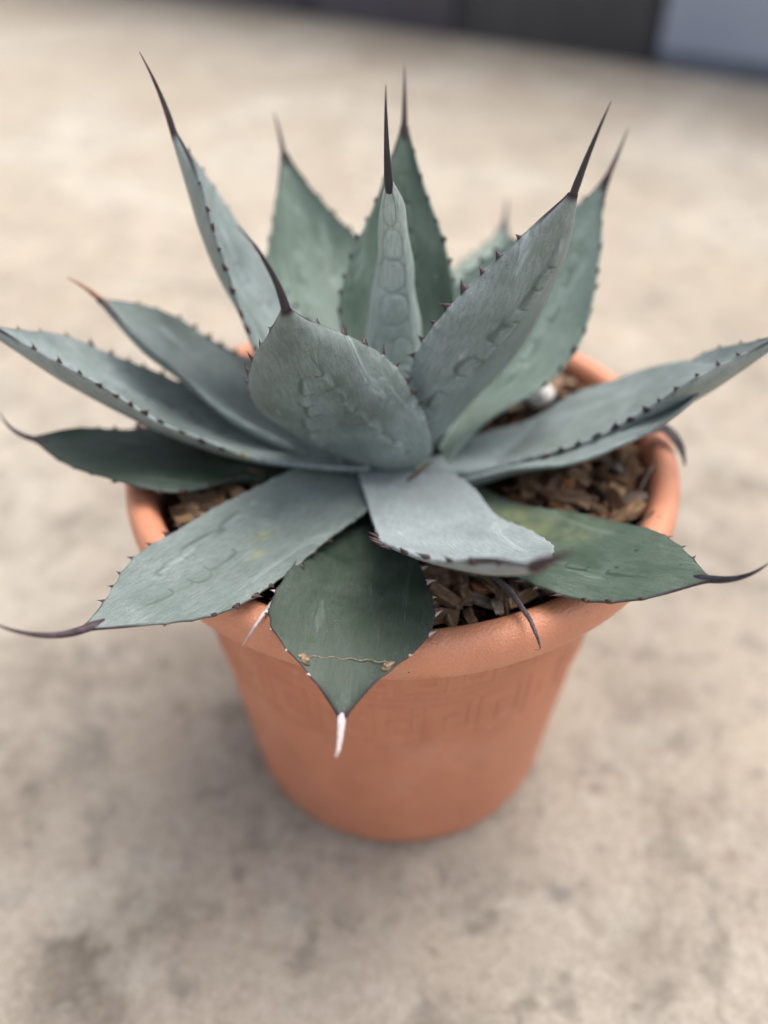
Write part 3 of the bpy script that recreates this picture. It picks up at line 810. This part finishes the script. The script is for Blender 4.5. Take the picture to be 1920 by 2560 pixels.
build_leaf('G2', ML, t0=.99, label='wide right leaf lying beneath the long right leaf')
build_leaf('E', ML_G, L2(.45, .3, .85, 9), spine=M_SPINE_R, label='pale green-grey leaf behind the right upright leaf', bloom=.25, yellow=[(.2, .22, .3, .04, .35)])
build_leaf('C2', ML_G, IMP2(.22, .2, .85, 7, .17, .0006), spine=M_SPINE_R, label='upright centre leaf behind the central bud', bloom=-.38)
build_leaf('A', ML, L2(.55, .25, .92, 11), spine=M_SPINE_R, label='tall narrow leaf at the left with the highest spine', bloom=.1, thick=.006, tsize=1.1)
build_leaf('H', ML_H, [('ledge', .5, .25, .45, .85, 6, .07, .00025, -1)], spine=M_SPINE, label='green spotted leaf at the front right with a yellowed patch', yellow=[(-.25, .42, .55, .12, .50), (-.5, .58, .3, .07, .25)], thick=.006)
jo, jl = build_leaf('J', ML_J, spine=M_SPINE_W, tooth=M_TOOTH_W, label='dark green spotted leaf drooping over the front rim, with a white spine', spr=.85, sps=.985, thick=.006, tsize=.85)
build_leaf('K', ML_K, [('ledge', .05, -.15, .45, .88, 6, .14, .00025, 1), ('ledge', .60, .40, .45, .80, 3, .12, .0002, -1)], spine=M_SPINE_R, label='broad blue-grey leaf at the front left with small yellow marks', yellow=[(-.02, .50, .12, .035, .55), (-.30, .56, .10, .025, .5)], thick=.0075)
build_leaf('I', ML_P, spine=M_SPINE_R, label='pale leaf at the front right with an upturned thorny edge', thick=.0045, tsize=1.25, t0=.42, skipL=True, spr=1.45, dk0=.80)
build_leaf('M', ML, L2(.42, .35, .93, 11, .0008), spine=M_SPINE, label='long leaf reaching out of the picture on the left', bloom=.1, thick=.006, tsize=1.15, yellow=[(-.97, .34, .10, .015, 1.2)])
build_leaf('G', ML, [('ledge', .55, .40, .25, .75, 12, .05, .0007, 1)], spine=M_SPINE, label='long leaf reaching out of the picture on the right', bloom=.15, thick=.006, tsize=1.2)
build_leaf('D1', ML, [('ledge', .80, .02, .08, .90, 12, .07, .0016, -1), ('ledge', .34, -.08, .45, .88, 7, .06, .0010, 1)], side='ab', label='upright right leaf seen from its back, with a black spine', bloom=.02, thick=.008, tsize=1.15)
build_leaf('O', ML, [('ledge', -.60, -.12, .15, .82, 9, .10, .0022, 1), ('ledge', .38, .05, .30, .74, 6, .10, .0018, -1)], dent=.005, side='ab', label='broad cupped leaf nearest the camera, seen from its back', bloom=-.15, thick=.008, tsize=1.1)
build_leaf('C', ML_C, [(.03, .90, .30, .062, .0008), (-.02, .775, .36, .052, .0008), (.04, .665, .40, .060, .0009), (-.05, .535, .36, .060, .0008), (.12, .44, .24, .035, .0005), ('ledge', .55, .45, .12, .97, 3, .02, .0008, -1), ('ledge', -.55, -.45, .12, .97, 3, .02, .0008, 1)] + chain(.25, .2, .12, .42, 3, .22, .0004, .04) + chain(-.22, -.2, .10, .42, 3, .22, .0004, .04), side='ab', label='narrow central bud leaf with a black spine', bloom=.2, thick=.0010, edge=.0004, t0=.99)

# fleshy heart of the rosette
def heart():
    prof = [(.001, .012), (.010, .010), (.018, .002), (.023, -.010), (.026, -.020), (.027, -.034)]
    th = np.linspace(0, 2 * np.pi, 40, endpoint=False)
    V = [((r + .0015 * math.sin(5 * t)) * math.cos(t) - .004, (r + .0015 * math.sin(5 * t)) * math.sin(t), z + .02) for r, z in prof for t in th]
    U = [(r * t, z) for r, z in prof for t in th]
    me = grid_mesh('stem', np.array(V), len(prof), len(th), ML_G, closed_v=True, uv=np.array(U), cols=np.tile([0, .15, .2], (len(V), 1)))
    obj('stem', me, agave)
heart()

AZ = Vector(agave.location)
def wpts(L): return [(x, y, z + ZS - AZ.z) for x, y, z in L]
# scar line and corky corners on the drooping front leaf
def on_leaf(lf, s, q, off=.0004):
    P, N, O, T = lf.point(np.array([s]), np.array([q])); return P[0] + N[0] * off
scar = [on_leaf(jl, JS + .005 * math.sin(k * 1.7) * (abs(k) < 9) * .5 - .010 * (1 - (k / 10) ** 2), k / 10 * .90, .0004) for k in range(-10, 11)]
P = smooth_path(scar, 60)
sc = tube('scar_line', P, np.full(60, .00019) * (1 + .3 * np.sin(np.arange(60) * 1.9)), M_SCAR, jo, na=6)
for sg in (-1, 1):
    for m_, (q0, q1, ds, rw, mt) in enumerate(((.74, .93, .000, .00115, M_SCAR), (.80, .97, .012, .0009, M_DRY), (.70, .84, -.006, .0006, M_DRY))):
        pp = [on_leaf(jl, JS + ds + .004 * math.sin(f * 5 + sg), sg * (q0 + (q1 - q0) * f), .0001) for f in (0, .35, .7, 1)]
        P = smooth_path(pp, 18); u = np.linspace(0, 1, 18)
        tube('corky_scar', P, rw * np.sin(np.pi * (u * .86 + .07)) * (1 + .25 * np.sin(np.arange(18) * 2.3 + m_)) + .0001, mt, jo, na=9, flat=np.full(18, .35), ref=on_leaf(jl, JS, 0, 1) - on_leaf(jl, JS, 0, 0))

def ribbon(name, pts, widths, mat, thick=.0009, n=50, curl=.6, seed=1, label=None):
    P = smooth_path(wpts(pts), n); r = random.Random(seed)
    T = np.gradient(P, axis=0); T /= np.linalg.norm(T, axis=1)[:, None]
    w = np.interp(np.linspace(0, 1, n), np.linspace(0, 1, len(widths)), widths)
    m = 11; V = []
    for i in range(n):
        side = np.cross(T[i], (0, 0, 1)); side /= np.linalg.norm(side) + 1e-9; up = np.cross(side, T[i])
        for j in range(m):
            a = (j / (m - 1) * 2 - 1)
            d = curl * w[i] * (abs(a) ** 2) + .0005 * math.sin(a * 9 + i * .11) + .0004 * math.sin(i * .5 + j)
            V.append(P[i] + side * a * w[i] * (1 + .08 * math.sin(i * .9)) + up * d)
    V = np.array(V)
    for i in range(n):
        pass
    up0 = np.array([0, 0, thick])
    Va = V.reshape(n, m, 3); Vb = (V - up0).reshape(n, m, 3)[:, ::-1]
    me = grid_mesh(name, np.concatenate([Va, Vb], 1).reshape(-1, 3), n, 2 * m, mat, closed_v=True)
    o = obj(name, me, agave)
    if label: tag(o, label)
    return o
wl_ = ribbon('withered_leaf', [(.000, -.078, -.013), (.0085, -.0859, -.009), (.0157, -.0938, -.0055), (.0244, -.0973, -.004), (.0328, -.1019, -.0025), (.0405, -.1060, -.0015), (.0448, -.1115, -.002), (.0465, -.1180, -.0045), (.0470, -.1225, -.0085)],
             [.004, .0042, .0038, .0034, .0030, .0028, .0026, .0030, .0022], M_DRY, curl=.55, label='brown shrivelled leaf across the front chips')
P = smooth_path(wpts([(.0430, -.1075, -.0005), (.0489, -.1179, .0022), (.0514, -.1254, .0035), (.0536, -.1316, .0042), (.0555, -.1362, .0040), (.0570, -.1400, .0022), (.0584, -.1415, -.0006), (.0602, -.1425, -.0062)]), 50)
u = np.linspace(0, 1, 50)
tube('withered_spine', P, .0014 * (1 - u) ** .55 * (.55 + .45 * np.clip(u * 5, 0, 1)) + .00022 + .00008 * np.sin(np.arange(50) * 2.1), M_GREYSP, wl_, -Vector((0, 0, 0)), 8)
P = smooth_path(wpts([(.0603, -.1425, -.0060), (.0592, -.1432, -.0063), (.0576, -.1436, -.0058)]), 10)
tube('spine_hook', P, np.linspace(.00028, .0001, 10), M_GREYSP, wl_, (0, 0, 0), 6)

# bleached curled spine left of the drooping leaf
P = smooth_path(wpts([(-.0500, -.1180, -.006), (-.0525, -.1240, .0000), (-.0548, -.1320, .0028), (-.0575, -.1375, .0022), (-.0605, -.1408, -.0012), (-.0652, -.1412, -.0095)]), 40); u = np.linspace(0, 1, 40)
ws = tube('withered_leaf_tip', P, .0013 * (1 - u) ** .8 + .0002, M_SPINE_W, agave, (0, 0, 0), 8); tag(ws, 'bleached white curled spine over the front left rim')
for k, (f, a, l) in enumerate([(6, (-.5, -.1, .5), .0035), (10, (-.8, .3, .3), .0032), (14, (.6, -.5, .2), .0040), (20, (.7, -.4, .3), .0035), (8, (.8, .1, .6), .0030)]):
    d = np.array(a) / np.linalg.norm(a); q = P[f]
    tube('tooth', smooth_path([q, q + d * l * .5 + (0, 0, .0003), q + d * l + (0, 0, -.0005)], 8), np.linspace(.0004, .00006, 8), M_TOOTH if k % 2 else M_TOOTH_W, ws, (0, 0, 0), 6)

# blackened remains
ribbon('withered_leaf', [(.100, .004, -.010), (.1224, .0030, -.002), (.1330, .0020, .0050), (.1415, .0008, .0062), (.1470, -.0070, .0042), (.1510, -.0125, -.0010), (.1525, -.0150, -.006)],
       [.004, .006, .0065, .006, .0040, .0022, .0006], M_GREYSP, curl=.25, seed=4, label='dark grey withered leaf tip folded over the right rim')
ribbon('withered_leaf', [(-.070, -.018, -.006), (-.0861, -.0215, .0015), (-.0961, -.0236, .0060), (-.1032, -.0290, .0075)],
       [.005, .0055, .0045, .002], M_DRYD, curl=.8, seed=5, label='blackened curled leaf remnant on the left')
ribbon('withered_leaf', [(-.0740, -.030, -.010), (-.0861, -.0280, -.006), (-.0900, -.0330, -.008), (-.0870, -.0400, -.013)],
       [.004, .004, .0035, .002], M_DRY, curl=.7, seed=6, label='small brown curled leaf remnant on the left')
P = smooth_path(wpts([(.0040, -.0350, -.004), (.0105, -.0370, .0045), (.0165, -.0375, .0110)]), 20); u = np.linspace(0, 1, 20)
tag(tube('dried_spine', P, .0010 * np.sin(np.pi * (u * .75 + .2)) + .0002, M_DRY, agave, (0, 0, 0), 8), 'small brown dried spine beside the heart')

# two dry twigs stuck between chips and rim
def twig(pts, r, label):
    c = Vector(pts[0]) + Vector((0, 0, ZS)); P = smooth_path([np.array(Vector(p) + Vector((0, 0, ZS)) - c) for p in pts], 16)
    o = tube('twig', P, np.linspace(r, r * .5, 16), BARK[4], None, c, 7); tag(o, label, 'twig', None)
twig([(.1255, -.0325, -.012), (.1290, -.0280, -.005), (.1335, -.0232, .002)], .0011, 'short grey twig leaning on the inside of the right rim')
twig([(.1150, -.0640, -.012), (.1190, -.0634, -.006), (.1236, -.0627, .0015)], .0010, 'short pale twig by the right rim above the spotted leaf')

# bark chips, laid last so that they stay under the leaves
scatter(-97, -42, .072, .1285, 96, (6, 3, .6, .8, 2.2), 'bark chip in the front gap between drooping leaf and rim', 'bark chips in the front gap', lean=.7, zb=-.0095)
scatter(-38, 16, .040, .1285, 96, (3.5, 3.5, 2.2, 2.6, 1.2), 'bark chip in the gap on the right above the yellowed leaf', 'bark chips in the right gap', smax=1.35)
scatter(22, 66, .050, .1285, 46, (2.5, 4, .6, 3, .5), 'bark chip in the gap by the back right rim', 'bark chips by the back right rim')
scatter(-196, -146, .070, .1285, 40, (3, 3, 1.5, 2, .5), 'bark chip in the gap on the left under the dark leaf', 'bark chips in the left gap', smin=.9, smax=1.5)
scatter(-127, -112, .085, .1285, 10, (3, 5, 0, 1, 0), 'bark chip in the narrow gap beside the white curled spine', 'bark chips beside the white spine', smax=1.0)

# a few chips that stand out
big = chip_mesh(31, .021, .0085, .0035); blk = chip_mesh(32, .0125, .0095, .0040); sliv = chip_mesh(33, .019, .0030, .0022); wide = chip_mesh(34, .014, .0115, .0045)
put_chip(.1125, -.0355, -.010, rad(65), -.25, .35, 1.0, BARK[2], 'large pale tan bark chip lying towards the right rim', None, big)
put_chip(.1215, -.0175, -.011, rad(75), .15, -.3, .85, BARK[2], 'pale tan bark chip just above the largest tan chip', None, big)
put_chip(.0945, -.0385, -.012, rad(130), .3, .5, 1.0, BARK[2], 'square orange-tan bark chip in the middle of the right gap', None, blk)
put_chip(.0950, -.0230, -.012, rad(60), -.3, .2, .8, BARK[3], 'narrow pinkish bark chip behind the square tan chip', None, sliv)
put_chip(.0625, -.0385, -.012, rad(40), .2, .2, .9, BARK[3], 'pinkish brown bark chip nearest the pale front leaf', None, big)
put_chip(.0160, -.1010, -.009, rad(5), .1, .35, 1.0, BARK[0], 'wide ridged brown bark chip next to the drooping front leaf', None, wide)
put_chip(.0305, -.1060, -.010, rad(60), .1, .3, .95, BARK[1], 'dark wedge of bark under the withered leaf', None, blk)
put_chip(-.1030, -.0480, -.012, rad(25), .2, .3, 1.25, BARK[0], 'broad brown bark chip in the left gap', None, wide)
put_chip(.0690, -.1060, -.010, rad(20), -.2, .2, .85, BARK[4], 'grey weathered bark sliver by the front right rim', None, sliv)
put_chip(.0600, -.1010, -.010, rad(55), -.3, .2, .85, BARK[4], 'long greyish bark sliver near the dark curled spine', None, sliv)

chip_fill()
